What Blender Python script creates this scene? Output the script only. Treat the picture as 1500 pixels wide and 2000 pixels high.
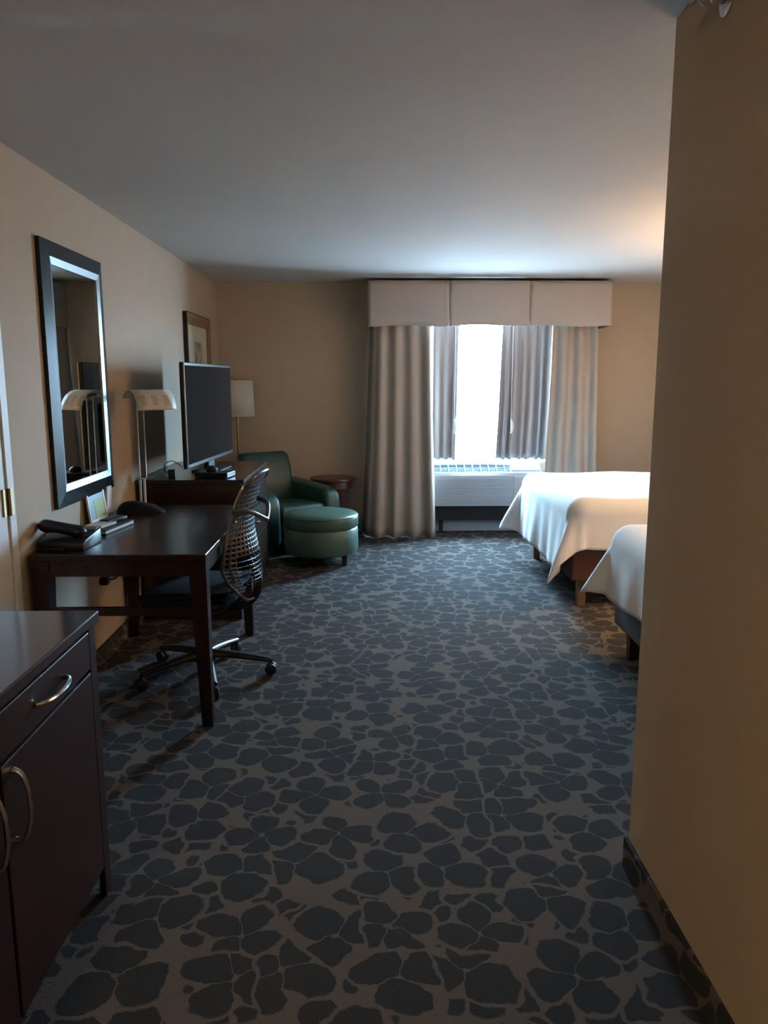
import bpy, bmesh, math, random
from mathutils import Matrix, Vector
random.seed(7)
for o in list(bpy.data.objects): bpy.data.objects.remove(o)
SC = bpy.context.scene
COL = SC.collection
PI = math.pi

# ------------------------------------------------------------------ camera
PITCH, YAW, ROLL, CAMH, FPX = .1703, .0236, -.0008, 1.513, 1498.0
fw = Vector((math.sin(YAW)*math.cos(PITCH), math.cos(YAW)*math.cos(PITCH), -math.sin(PITCH)))
rt = Vector((math.cos(YAW), -math.sin(YAW), 0))
up = rt.cross(fw)
rt, up = rt*math.cos(ROLL)+up*math.sin(ROLL), -rt*math.sin(ROLL)+up*math.cos(ROLL)
cd = bpy.data.cameras.new('camera')
cam = bpy.data.objects.new('camera', cd); COL.objects.link(cam)
cam.matrix_world = Matrix(((rt.x, up.x, -fw.x, 0), (rt.y, up.y, -fw.y, 0), (rt.z, up.z, -fw.z, CAMH), (0, 0, 0, 1)))
cd.sensor_fit = 'AUTO'; cd.sensor_width = 36.0; cd.lens = 36.0*FPX/2000.0
cd.clip_start = .05
SC.camera = cam

# ------------------------------------------------------------------ sky, window portal, exposure
W = bpy.data.worlds.new('overcast_sky'); SC.world = W; W.use_nodes = True
bg = W.node_tree.nodes['Background']
# plain sky above the horizon, plain darker ground below it
wn, wl = W.node_tree.nodes, W.node_tree.links
wtc = wn.new('ShaderNodeTexCoord'); wsp = wn.new('ShaderNodeSeparateXYZ'); wl.new(wtc.outputs['Generated'], wsp.inputs[0])
wmr = wn.new('ShaderNodeMapRange'); wmr.inputs['From Min'].default_value = -.04; wmr.inputs['From Max'].default_value = .04
wl.new(wsp.outputs['Z'], wmr.inputs['Value'])
wmx = wn.new('ShaderNodeMix'); wmx.data_type = 'RGBA'; wl.new(wmr.outputs['Result'], wmx.inputs['Factor'])
wmx.inputs['A'].default_value = (.235, .335, .42, 1); wmx.inputs['B'].default_value = (.47, .77, 1.0, 1)
wl.new(wmx.outputs['Result'], bg.inputs['Color'])
bg.inputs['Strength'].default_value = 84.0
pl = bpy.data.lights.new('window_portal', 'AREA'); pl.shape = 'RECTANGLE'; pl.size = 1.30; pl.size_y = 1.45
pl.cycles.is_portal = True
po = bpy.data.objects.new('window_portal', pl); COL.objects.link(po)
po.location = (1.2, 7.80, 1.42); po.rotation_euler = (-PI/2, 0, 0)
SC.view_settings.view_transform = 'Standard'; SC.view_settings.look = 'None'
SC.view_settings.exposure = 1.15; SC.view_settings.gamma = 1.0; SC.view_settings.use_curve_mapping = False
SC.cycles.use_denoising = True
SC.cycles.max_bounces = 10; SC.cycles.diffuse_bounces = 6; SC.cycles.glossy_bounces = 4
SC.cycles.transmission_bounces = 6; SC.cycles.transparent_max_bounces = 8
SC.cycles.sample_clamp_indirect = 8.0
SC.cycles.caustics_reflective = False; SC.cycles.caustics_refractive = False

# ------------------------------------------------------------------ materials
MATS = {}
def lin(r, g, b):
    f = lambda c: (c/255/12.92) if c/255 <= .04045 else ((c/255+.055)/1.055)**2.4
    return (f(r), f(g), f(b), 1)
def mat(name, col, rough=.5, metal=0.0, var=.12, scale=30.0, bump=.0, bscale=200.0, coat=0.0, trans=0.0, stretch=(1, 1, 1), emis=None, spec=.5):
    m = bpy.data.materials.new(name); m.use_nodes = True
    n = m.node_tree.nodes; l = m.node_tree.links
    b = n['Principled BSDF']; out = n['Material Output']
    geo = n.new('ShaderNodeNewGeometry'); mp = n.new('ShaderNodeVectorMath'); mp.operation = 'MULTIPLY'
    mp.inputs[1].default_value = stretch; l.new(geo.outputs['Position'], mp.inputs[0])
    nz = n.new('ShaderNodeTexNoise'); nz.inputs['Scale'].default_value = scale; nz.inputs['Detail'].default_value = 4
    l.new(mp.outputs[0], nz.inputs['Vector'])
    mx = n.new('ShaderNodeMix'); mx.data_type = 'RGBA'
    mx.inputs['A'].default_value = (col[0]*(1-var), col[1]*(1-var), col[2]*(1-var), 1)
    mx.inputs['B'].default_value = (min(1, col[0]*(1+var)), min(1, col[1]*(1+var)), min(1, col[2]*(1+var)), 1)
    l.new(nz.outputs['Fac'], mx.inputs['Factor']); l.new(mx.outputs['Result'], b.inputs['Base Color'])
    b.inputs['Roughness'].default_value = rough; b.inputs['Metallic'].default_value = metal
    b.inputs['Coat Weight'].default_value = coat; b.inputs['Coat Roughness'].default_value = .12
    b.inputs['Specular IOR Level'].default_value = spec
    if bump:
        n2 = n.new('ShaderNodeTexNoise'); n2.inputs['Scale'].default_value = bscale; n2.inputs['Detail'].default_value = 3
        l.new(mp.outputs[0], n2.inputs['Vector'])
        bp = n.new('ShaderNodeBump'); bp.inputs['Strength'].default_value = bump; bp.inputs['Distance'].default_value = .004
        l.new(n2.outputs['Fac'], bp.inputs['Height']); l.new(bp.outputs[0], b.inputs['Normal'])
    if trans:
        t = n.new('ShaderNodeBsdfTranslucent'); t.inputs['Color'].default_value = (col[0], col[1], col[2], 1)
        ms = n.new('ShaderNodeMixShader'); ms.inputs[0].default_value = trans
        l.new(b.outputs[0], ms.inputs[1]); l.new(t.outputs[0], ms.inputs[2]); l.new(ms.outputs[0], out.inputs[0])
    if emis:
        b.inputs['Emission Color'].default_value = (*emis[:3], 1); b.inputs['Emission Strength'].default_value = emis[3]
    MATS[name] = m
    return m

def carpet_material():
    m = bpy.data.materials.new('floral_carpet'); m.use_nodes = True
    n = m.node_tree.nodes; l = m.node_tree.links; b = n['Principled BSDF']
    def vm(op, a, bb=None):
        x = n.new('ShaderNodeVectorMath'); x.operation = op
        for i, v in enumerate((a, bb)):
            if v is None: continue
            if hasattr(v, 'is_linked'): l.new(v, x.inputs[i])
            else: x.inputs[i].default_value = v
        return x
    def mt(op, a, bb=None, clamp=False):
        x = n.new('ShaderNodeMath'); x.operation = op; x.use_clamp = clamp
        for i, v in enumerate((a, bb)):
            if v is None: continue
            if hasattr(v, 'is_linked'): l.new(v, x.inputs[i])
            else: x.inputs[i].default_value = v
        return x.outputs[0]
    def step(v, edge, w):       # smooth 0..1 as v rises past edge
        x = n.new('ShaderNodeMapRange'); x.interpolation_type = 'SMOOTHSTEP'
        l.new(v, x.inputs['Value']); x.inputs['From Min'].default_value = edge-w; x.inputs['From Max'].default_value = edge+w
        return x.outputs['Result']
    geo = n.new('ShaderNodeNewGeometry'); sp = n.new('ShaderNodeSeparateXYZ'); l.new(geo.outputs['Position'], sp.inputs[0])
    cb = n.new('ShaderNodeCombineXYZ')
    l.new(mt('ADD', sp.outputs[0], sp.outputs[2]), cb.inputs[0]); l.new(mt('ADD', sp.outputs[1], mt('MULTIPLY', sp.outputs[2], .7)), cb.inputs[1])
    nz = n.new('ShaderNodeTexNoise'); nz.inputs['Scale'].default_value = 9.0; nz.inputs['Detail'].default_value = 3
    l.new(cb.outputs[0], nz.inputs['Vector'])
    wob = vm('MULTIPLY', vm('SUBTRACT', nz.outputs['Color'], (.5, .5, .5)).outputs[0], (.085, .085, 0))
    P = vm('ADD', cb.outputs[0], wob.outputs[0]).outputs[0]
    def vor(scale, rnd, feat='F1'):
        v = n.new('ShaderNodeTexVoronoi'); v.voronoi_dimensions = '2D'; v.feature = feat
        v.inputs['Scale'].default_value = scale; v.inputs['Randomness'].default_value = rnd
        l.new(P, v.inputs['Vector']); return v
    v1 = vor(4.25, .62)
    d = vm('SUBTRACT', P, v1.outputs['Position']).outputs[0]
    ln = vm('LENGTH', d).outputs['Value']
    s2 = n.new('ShaderNodeSeparateXYZ'); l.new(d, s2.inputs[0])
    sc_ = n.new('ShaderNodeSeparateColor'); l.new(v1.outputs['Color'], sc_.inputs[0])
    th = mt('ADD', mt('ARCTAN2', s2.outputs[1], s2.outputs[0]), mt('MULTIPLY', sc_.outputs[0], 6.283))
    # 3, 4 or 5 petals
    k3 = mt('GREATER_THAN', sc_.outputs[2], .55)
    pet = mt('POWER', mt('ABSOLUTE', mt('COSINE', mt('MULTIPLY', th, mt('ADD', 1.5, mt('MULTIPLY', k3, .5))))), .42)
    size = mt('ADD', .116, mt('MULTIPLY', sc_.outputs[1], .024))
    R = mt('MULTIPLY', size, mt('ADD', .04, mt('MULTIPLY', pet, 1.02)))
    inside = step(mt('SUBTRACT', R, ln), 0.0, .004)
    heart = step(ln, .009, .003)
    cosk = mt('ABSOLUTE', mt('COSINE', mt('MULTIPLY', th, mt('ADD', 1.5, mt('MULTIPLY', k3, .5)))))
    seam = step(mt('MULTIPLY', ln, cosk), .0032, .0022)
    v1e = vor(4.25, .62, 'DISTANCE_TO_EDGE')
    flower = mt('MULTIPLY', mt('MULTIPLY', inside, heart), mt('MULTIPLY', seam, step(v1e.outputs['Distance'], .026, .012)))
    v2 = vor(11.5, .9)
    v2e = vor(11.5, .9, 'DISTANCE_TO_EDGE')
    v3 = n.new('ShaderNodeTexVoronoi'); v3.voronoi_dimensions = '2D'; v3.feature = 'F1'
    v3.inputs['Scale'].default_value = 4.25; v3.inputs['Randomness'].default_value = .62
    l.new(v2.outputs['Position'], v3.inputs['Vector'])
    away = vm('LENGTH', vm('SUBTRACT', v2.outputs['Position'], v3.outputs['Position']).outputs[0]).outputs['Value']
    room = mt('MINIMUM', mt('SUBTRACT', away, .100), .060)
    ld = vm('LENGTH', vm('SUBTRACT', P, v2.outputs['Position']).outputs[0]).outputs['Value']
    leaf = mt('MULTIPLY', step(mt('SUBTRACT', room, ld), 0.0, .004), step(v2e.outputs['Distance'], .07, .02))
    leaf = mt('MULTIPLY', leaf, step(mt('SUBTRACT', ln, R), .014, .004))
    dark = mt('MAXIMUM', flower, leaf)
    # short worn fibre noise
    fz = n.new('ShaderNodeTexNoise'); fz.inputs['Scale'].default_value = 260.0; fz.inputs['Detail'].default_value = 2
    l.new(geo.outputs['Position'], fz.inputs['Vector'])
    big = n.new('ShaderNodeTexNoise'); big.inputs['Scale'].default_value = 3.0; l.new(cb.outputs[0], big.inputs['Vector'])
    g = n.new('ShaderNodeMix'); g.data_type = 'RGBA'; l.new(fz.outputs['Fac'], g.inputs['Factor'])
    g.inputs['A'].default_value = (.073, .062, .056, 1); g.inputs['B'].default_value = (.134, .115, .104, 1)
    k = n.new('ShaderNodeMix'); k.data_type = 'RGBA'; l.new(big.outputs['Fac'], k.inputs['Factor'])
    k.inputs['A'].default_value = (.026, .028, .033, 1); k.inputs['B'].default_value = (.037, .034, .034, 1)
    mx = n.new('ShaderNodeMix'); mx.data_type = 'RGBA'; l.new(dark, mx.inputs['Factor'])
    l.new(g.outputs['Result'], mx.inputs['A']); l.new(k.outputs['Result'], mx.inputs['B'])
    l.new(mx.outputs['Result'], b.inputs['Base Color']); b.inputs['Roughness'].default_value = .95
    b.inputs['Specular IOR Level'].default_value = .1
    bp = n.new('ShaderNodeBump'); bp.inputs['Strength'].default_value = .5; bp.inputs['Distance'].default_value = .004
    l.new(fz.outputs['Fac'], bp.inputs['Height']); l.new(bp.outputs[0], b.inputs['Normal'])
    MATS['carpet'] = m

def glass_material():
    m = bpy.data.materials.new('window_glass'); m.use_nodes = True
    n = m.node_tree.nodes; l = m.node_tree.links; n.remove(n['Principled BSDF'])
    t = n.new('ShaderNodeBsdfTransparent'); t.inputs[0].default_value = (.96, .98, 1, 1)
    g = n.new('ShaderNodeBsdfGlossy'); g.inputs['Roughness'].default_value = .02
    ms = n.new('ShaderNodeMixShader'); ms.inputs[0].default_value = .04
    l.new(t.outputs[0], ms.inputs[1]); l.new(g.outputs[0], ms.inputs[2]); l.new(ms.outputs[0], n['Material Output'].inputs[0])
    MATS['glass'] = m

def art_material():
    m = bpy.data.materials.new('picture_print'); m.use_nodes = True
    n = m.node_tree.nodes; l = m.node_tree.links; b = n['Principled BSDF']
    geo = n.new('ShaderNodeNewGeometry'); nz = n.new('ShaderNodeTexNoise'); nz.inputs['Scale'].default_value = 9; nz.inputs['Detail'].default_value = 3
    l.new(geo.outputs['Position'], nz.inputs['Vector'])
    cr = n.new('ShaderNodeValToRGB'); l.new(nz.outputs['Fac'], cr.inputs[0])
    cr.color_ramp.elements[0].position = .4; cr.color_ramp.elements[0].color = (.10, .10, .07, 1)
    cr.color_ramp.elements[1].position = .62; cr.color_ramp.elements[1].color = (.34, .34, .27, 1)
    l.new(cr.outputs[0], b.inputs['Base Color']); b.inputs['Roughness'].default_value = .4
    MATS['art'] = m

mat('wall', (.41, .342, .262), .75, var=.04, scale=6, bump=.25, bscale=260)
mat('ceiling', (.50, .49, .47), .9, var=.03, scale=5, bump=.35, bscale=320)
carpet_material(); glass_material(); art_material()
mat('wood', (.022, .0095, .0072), .26, var=.35, scale=9, stretch=(6, 1, 6), bump=.03, bscale=60, coat=.12, spec=.35)
mat('wood_table', (.060, .020, .015), .32, var=.3, scale=9, stretch=(1, 6, 6), coat=.1)
mat('wood_top', (.030, .011, .009), .13, var=.3, scale=9, stretch=(1, 6, 6), coat=.3)
mat('wood_red', (.024, .0085, .0075), .30, var=.35, scale=9, stretch=(1, 6, 6), bump=.03, bscale=60, coat=.10, spec=.3)
mat('wood_dark', (.012, .008, .007), .4, var=.3, scale=9)
mat('black_gloss', (.006, .006, .009), .36, var=.2, spec=.4)
mat('black_plastic', (.009, .009, .011), .5, var=.2, bump=.05, spec=.3)
mat('black_pad', (.006, .006, .008), .7, spec=.2, var=.25, bump=.2, bscale=150)
mat('screen', (.016, .017, .020), .10, var=.08, scale=3, spec=.06)
mat('frame_black', (.007, .009, .013), .25, var=.2, spec=.35)
mat('silver', (.22, .235, .25), .36, 1.0, var=.12, scale=60, stretch=(1, 1, 1))
mat('chrome', (.72, .72, .72), .16, 1.0, var=.05)
mat('brass', (.33, .24, .13), .35, 1.0, var=.15)
mat('mirror', (.78, .80, .80), .015, 1.0, var=.0)
mat('white_metal', (.62, .60, .58), .45, var=.04)
mat('door_paint', (.62, .66, .70), .5, var=.02, scale=4)
mat('shade', (.80, .77, .70), .8, var=.03, bump=.1, bscale=400, trans=.35)
mat('white_plastic', (.66, .68, .70), .4, var=.03)
mat('ac_plastic', (.33, .36, .40), .45, var=.03)  # white plastic, its backlit dimness and blue daylight put into the colour
mat('grille', (.10, .15, .185), .5, var=.05)
mat('black_void', (.006, .006, .007), .8, var=.1)
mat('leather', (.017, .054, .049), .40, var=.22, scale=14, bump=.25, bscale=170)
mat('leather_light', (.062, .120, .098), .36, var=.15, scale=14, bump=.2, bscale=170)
mat('drape', (.41, .36, .315), .85, var=.07, scale=60, stretch=(6, 6, .6), bump=.25, bscale=500, trans=.05)
mat('valance', (.46, .415, .38), .85, var=.06, scale=60, stretch=(6, 6, .6), bump=.2, bscale=500, trans=.06)
mat('lining', (.30, .262, .262), .8, var=.03, scale=50, stretch=(3, 3, .5), bump=.15, bscale=400, trans=.05)
mat('linen', (.90, .89, .88), .9, var=.05, scale=90, bump=.35, bscale=330)
mat('bed_base', (.085, .032, .024), .8, var=.15, scale=60, bump=.2, bscale=400)
mat('bed_base_daylit', (.075, .068, .068), .8, var=.15, scale=60, bump=.2, bscale=400)  # greyer copy of the bed base, daylight put into its colour
mat('bed_leg', (.16, .10, .055), .4, var=.25, scale=20)
mat('frame_gold', (.22, .14, .07), .4, .3, var=.3, scale=40)
mat('mat_board', (.45, .42, .33), .8, var=.03)
mat('paper', (.70, .70, .70), .8, var=.03)
mat('green_print', (.26, .34, .06), .5, var=.25, scale=25)
mat('blue_print', (.20, .34, .50), .4, var=.2, scale=25)
mat('chair_mesh', (.030, .038, .048), .4, var=.15, trans=.12)
mat('chair_grey', (.050, .052, .058), .28, var=.08, coat=.2)
mat('chair_seat', (.006, .007, .011), .8, spec=.2, var=.3, scale=120, bump=.3, bscale=400)
mat('fill_light_dome', (.8, .75, .65), .5, var=.02, emis=(1, .66, .28, 92.0))  # glowing dome of the added fill light

# ------------------------------------------------------------------ mesh helpers
def bm_new(): return bmesh.new()
def box(bm, x0, x1, y0, y1, z0, z1):
    vs = [bm.verts.new((x, y, z)) for z in (z0, z1) for y in (y0, y1) for x in (x0, x1)]
    for f in ((0, 2, 3, 1), (4, 5, 7, 6), (0, 1, 5, 4), (2, 6, 7, 3), (0, 4, 6, 2), (1, 3, 7, 5)):
        bm.faces.new([vs[i] for i in f])
    return bm
def rbox(x0, x1, y0, y1, z0, z1, r=.005, seg=2):
    bm = box(bm_new(), x0, x1, y0, y1, z0, z1)
    bmesh.ops.bevel(bm, geom=bm.edges[:], offset=r, segments=seg, profile=.5, affect='EDGES')
    return bm
def taper(bm, x0, x1, y0, y1, z0, z1, k, cx=None, cy=None):
    """box whose bottom is k times its top, shrinking to cx, cy"""
    mx = (x0+x1)/2 if cx is None else cx; my = (y0+y1)/2 if cy is None else cy
    vs = []
    for z, s in ((z0, k), (z1, 1)):
        for y in (y0, y1):
            for x in (x0, x1): vs.append(bm.verts.new((mx+(x-mx)*s, my+(y-my)*s, z)))
    for f in ((0, 2, 3, 1), (4, 5, 7, 6), (0, 1, 5, 4), (2, 6, 7, 3), (0, 4, 6, 2), (1, 3, 7, 5)):
        bm.faces.new([vs[i] for i in f])
    return bm
def prism(pts, axis, a0, a1, r=.0, seg=3, ang=.5):
    """polygon pts extruded along axis ('x': pts are (y,z); 'y': (x,z); 'z': (x,y))"""
    bm = bm_new()
    def P(p, a): return {'x': (a, p[0], p[1]), 'y': (p[0], a, p[1]), 'z': (p[0], p[1], a)}[axis]
    A = [bm.verts.new(P(p, a0)) for p in pts]; B = [bm.verts.new(P(p, a1)) for p in pts]
    bm.faces.new(A[::-1]); bm.faces.new(B)
    for i in range(len(pts)):
        j = (i+1) % len(pts); bm.faces.new((A[i], A[j], B[j], B[i]))
    bmesh.ops.recalc_face_normals(bm, faces=bm.faces[:])
    if r:
        es = [e for e in bm.edges if len(e.link_faces) == 2 and e.calc_face_angle(0) > ang]
        bmesh.ops.bevel(bm, geom=es, offset=r, segments=seg, profile=.5, affect='EDGES')
    return bm
def lathe(prof, n=32, cx=0, cy=0, bm=None, caps=True):
    bm = bm or bm_new(); rings = []
    for r, z in prof:
        rings.append([bm.verts.new((cx+r*math.cos(2*PI*i/n), cy+r*math.sin(2*PI*i/n), z)) for i in range(n)])
    for a, b in zip(rings, rings[1:]):
        for i in range(n):
            j = (i+1) % n; bm.faces.new((a[i], a[j], b[j], b[i]))
    if caps:
        bm.faces.new(rings[0][::-1]); bm.faces.new(rings[-1])
    return bm
def tube(pts, r, n=8, bm=None, smooth=0, closed=False, radii=None):
    bm = bm or bm_new(); pts = [Vector(p) for p in pts]
    if smooth:
        q = []; m = len(pts); rr = []
        rng = range(m) if closed else range(m-1)
        for i in rng:
            p0 = pts[(i-1) % m] if closed or i > 0 else pts[i]; p1 = pts[i]; p2 = pts[(i+1) % m]
            p3 = pts[(i+2) % m] if closed or i+2 < m else p2
            for k in range(smooth):
                t = k/smooth
                q.append(.5*((2*p1)+(p2-p0)*t+(2*p0-5*p1+4*p2-p3)*t*t+(3*p1-p0-3*p2+p3)*t**3))
                if radii: rr.append(radii[i]*(1-t)+radii[(i+1) % m]*t)
        if not closed:
            q.append(pts[-1]);
            if radii: rr.append(radii[-1])
        pts = q; radii = rr if radii else None
    m = len(pts); rings = []; prev = None
    for i, p in enumerate(pts):
        a = pts[(i-1) % m] if closed or i > 0 else p; b = pts[(i+1) % m] if closed or i < m-1 else p
        t = (b-a).normalized()
        if prev is None:
            ref = Vector((0, 0, 1)) if abs(t.z) < .9 else Vector((1, 0, 0))
            u = t.cross(ref).normalized()
        else:
            u = (prev-t*prev.dot(t)).normalized()
        prev = u; v = t.cross(u); R = radii[i] if radii else r
        rings.append([bm.verts.new(p+u*(R*math.cos(2*PI*k/n))+v*(R*math.sin(2*PI*k/n))) for k in range(n)])
    last = m if closed else m-1
    for i in range(last):
        A, B = rings[i], rings[(i+1) % m]
        for k in range(n):
            j = (k+1) % n; bm.faces.new((A[k], A[j], B[j], B[k]))
    if not closed:
        bm.faces.new(rings[0][::-1]); bm.faces.new(rings[-1])
    return bm
def cyl(p0, p1, r, n=16, r2=None):
    return tube([p0, p1], r, n, radii=[r, r if r2 is None else r2])
def grid(fn, nu, nv, bm=None):
    bm = bm or bm_new()
    V = [[bm.verts.new(fn(i/nu, j/nv)) for j in range(nv+1)] for i in range(nu+1)]
    for i in range(nu):
        for j in range(nv): bm.faces.new((V[i][j], V[i+1][j], V[i+1][j+1], V[i][j+1]))
    return bm
def ring_yz(bm, y0, y1, z0, z1, w, xb, xo, xi):
    """mitred frame in the yz plane: back at xb, outer front edge xo, inner front edge xi"""
    def rect(d, x): return [bm.verts.new((x, y, z)) for y, z in ((y0+d, z0+d), (y1-d, z0+d), (y1-d, z1-d), (y0+d, z1-d))]
    L = [rect(0, xb), rect(0, xo), rect(w, xi), rect(w, xb)]
    for A, B in zip(L, L[1:]+L[:1]):
        for i in range(4):
            j = (i+1) % 4; bm.faces.new((A[i], A[j], B[j], B[i]))
    return bm

MW = {}
def obj(name, bm, m, parent=None, world=False, smooth=False, loc=None):
    bmesh.ops.recalc_face_normals(bm, faces=bm.faces[:]) if smooth != 'open' else None
    if world and parent is not None: bm.transform(MW[parent.name].inverted())
    me = bpy.data.meshes.new(name); bm.to_mesh(me); bm.free()
    if smooth:
        for p in me.polygons: p.use_smooth = True
        if smooth is True:
            me.set_sharp_from_angle(angle=.7)
    me.materials.append(MATS[m])
    o = bpy.data.objects.new(name, me); COL.objects.link(o)
    if parent is not None:
        o.parent = parent; MW[o.name] = MW[parent.name]
    else: MW[o.name] = Matrix()
    return o
def tag(o, label=None, cat=None, group=None, kind=None):
    if label: o['label'] = label
    if cat: o['category'] = cat
    if group: o['group'] = group
    if kind: o['kind'] = kind
    return o
def thing(name, label, cat, loc, rz=0.0, group=None):
    o = bpy.data.objects.new(name, None); COL.objects.link(o)
    o.location = loc; o.rotation_euler = (0, 0, rz); o.empty_display_size = .05
    MW[o.name] = Matrix.Translation(loc) @ Matrix.Rotation(rz, 4, 'Z')
    return tag(o, label, cat, group)
def struct(name, bm, m, label=None):
    o = obj(name, bm, m); o['kind'] = 'structure'
    if label: o['label'] = label
    return o
def solid(o, t, off=0):
    s = o.modifiers.new('thickness', 'SOLIDIFY'); s.thickness = t; s.offset = off
    return o
def subsurf(o, n=1):
    s = o.modifiers.new('smooth', 'SUBSURF'); s.levels = n; s.render_levels = n
    return o

# ------------------------------------------------------------------ room
XL, XR, YB, YR, H, XF, YE = -1.4365, .8156, 7.66, 2.17, 2.44, 3.75, -2.6
WX0, WX1, WZ0, WZ1 = .55, 1.85, .70, 2.14
T = .16
struct('floor', box(bm_new(), XL-T, XF+T, YE-T, YB+T, -.12, 0), 'carpet', 'dark floral carpet with blue grey flowers')
struct('ceiling', box(bm_new(), XL-T, XF+T, YE-T, YB+T, H, H+.12), 'ceiling', 'plain white textured ceiling')
DY0, DY1, DZ = 2.16, 3.128, 2.09
b = bm_new(); box(b, XL-T, XL, YE-T, DY0, 0, H); box(b, XL-T, XL, DY1, YB+T, 0, H); box(b, XL-T, XL, DY0, DY1, DZ, H)
struct('wall_left', b, 'wall')
b = bm_new()
box(b, XL, WX0, YB, YB+T, 0, H); box(b, WX1, XF, YB, YB+T, 0, H); box(b, WX0, WX1, YB, YB+T, 0, WZ0); box(b, WX0, WX1, YB, YB+T, WZ1, H)
struct('wall_back', b, 'wall')
struct('wall_right', box(bm_new(), XR, XF, YE, YR, 0, H), 'wall')
struct('wall_far_right', box(bm_new(), XF, XF+T, YE, YB+T, 0, H), 'wall')
struct('wall_entry', box(bm_new(), XL, XF, YE-T, YE, 0, H), 'wall')
bt, bh = .012, .10
b = bm_new(); box(b, XL, XL+bt, YE, DY0, 0, bh); box(b, XL, XL+bt, DY1, YB, 0, bh)
struct('baseboard_left', b, 'carpet')
b = bm_new(); box(b, XR-bt, XR, YE, YR+bt, 0, bh); box(b, XR, XF, YR, YR+bt, 0, bh); struct('baseboard_right', b, 'carpet')
struct('baseboard_back', box(bm_new(), XL+bt, XF, YB-bt, YB, 0, bh+.03), 'ac_plastic')

# connecting door in the left wall
d = struct('door_1', box(bm_new(), XL-.05, XL-.004, DY0+.05, DY1-.058, .01, DZ-.05), 'door_paint', 'white painted connecting door with brass hinges')
obj('door_gap_shade', box(bm_new(), XL-.045, XL-.020, DY1-.0575, DY1-.0525, .01, DZ-.05), 'black_void', d)  # black strip painting the shade inside the door gap
fr = bm_new(); box(fr, XL-.06, XL+.004, DY1-.052, DY1, 0, DZ); box(fr, XL-.06, XL+.004, DY0, DY0+.045, 0, DZ); box(fr, XL-.06, XL+.004, DY0+.045, DY1-.052, DZ-.045, DZ)
obj('door_frame', fr, 'door_paint', d)
for zc in (.25, 1.032, 1.775):
    hb = bm_new(); box(hb, XL-.004, XL+.003, DY1-.095, DY1-.058, zc-.055, zc+.055)
    tube([(XL+.008, DY1-.055, zc-.055), (XL+.008, DY1-.055, zc+.055)], .007, 10, hb)
    box(hb, XL+.004, XL+.0065, DY1-.052, DY1-.018, zc-.055, zc+.055)
    obj('hinge', hb, 'brass', d, smooth=True)

# window
w = struct('window_1', ring_yz(bm_new(), WX0, WX1, WZ0, WZ1, .05, 0, -.05, -.05), 'white_plastic', 'white framed window with bright daylight outside')
w.data.transform(Matrix(((0, 1, 0, 0), (-1, 0, 0, YB+.10), (0, 0, 1, 0), (0, 0, 0, 1))) @ Matrix.Identity(4))
obj('pane', box(bm_new(), WX0+.05, WX1-.05, YB+.12, YB+.126, WZ0+.05, WZ1-.05), 'glass', w)
obj('window_sill', box(bm_new(), WX0, WX1, YB, YB+.10, WZ0, WZ0+.012), 'white_plastic', w)

# ------------------------------------------------------------------ curtains
def curtain(name, label, xt, xb, y, z0, z1, folds, amp, m, cat='curtain', group=None, flare=.0, seed=0, ybot=None, ret=0):
    rnd = random.Random(seed); n = folds*14
    ph = [rnd.uniform(-.5, .5) for _ in range(folds+2)]; am = [rnd.uniform(.55, 1.1) for _ in range(folds+2)]
    def fn(u, v):
        # v 0 top, 1 bottom
        z = z1+(z0-z1)*v
        f = u*folds; i = int(f); t = f-i
        a = am[i]*(1-t)+am[i+1]*t; p = ph[i]*(1-t)+ph[i+1]*t
        xu = u+.018*math.sin(2*PI*(f*.5+.2)+seed)*v
        k = v**1.3
        x = (xt[0]+(xt[1]-xt[0])*xu)*(1-k)+(xb[0]+(xb[1]-xb[0])*xu)*k
        w = math.sin(2*PI*f+p*v)
        w = math.copysign(abs(w)**.75, w)
        yy = y+((ybot or y)-y)*v
        yo = yy+amp*a*w*(.55+.45*v)+.008*math.sin(3*v*PI+seed)
        e = (u if ret < 0 else 1-u)
        if ret and e < .06: yo += (7.655-yo)*(1-e/.06)
        return (x, yo, z+.006*math.sin(2*PI*f)*v)
    bm = grid(fn, n, 26)
    o = obj(name, bm, m, None, smooth='open')
    solid(o, .006)
    return tag(o, label, cat, group)
dg = 'beige floor-length drapes'
curtain('drape', 'long beige drape between the round side table and the air conditioner', (.050, .615), (-.03, .685), 7.385, .012, 2.2, 4, .052, 'drape', group=dg, seed=3, ybot=7.31, ret=-1)
curtain('drape', 'long beige drape behind the far bed', (1.775, 2.22), (1.70, 2.28), 7.385, .012, 2.2, 3, .050, 'drape', group=dg, seed=8, ybot=7.31, ret=1)
ig = 'short grey lining curtains at the window'
def lining(label, xt, xb, folds, seed, hx, amp):
    t = thing('lining_curtain', label, 'curtain', ((xt[0]+xt[1])/2, 7.53, .75), 0, ig)
    o = curtain('panel', None, xt, xb, 7.53, .745, 2.2, folds, amp, 'lining', None, seed=seed)
    o.data.transform(MW[t.name].inverted()); o.parent = t
    obj('cord', tube([(hx, 7.488, 2.15), (hx, 7.487, 1.6), (hx, 7.488, 1.13)], .003, 6), 'white_plastic', t, world=True, smooth=True)
    hb = tube([(hx, 7.488, 1.14), (hx+.004, 7.472, 1.11), (hx+.010, 7.468, 1.07), (hx+.006, 7.472, 1.02), (hx, 7.488, 1.0)], .008, 8, smooth=4, radii=[.004, .012, .016, .013, .005])
    obj('pull_handle', hb, 'white_plastic', t, world=True, smooth=True)
lining('narrow grey lining curtain beside the bright gap, nearest the round table', (.655, .905), (.655, .885), 3, 5, .862, .030)
lining('wide grey lining curtain beside the bright gap, nearest the far bed', (1.325, 1.80), (1.285, 1.775), 6, 11, 1.415, .028)

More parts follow.
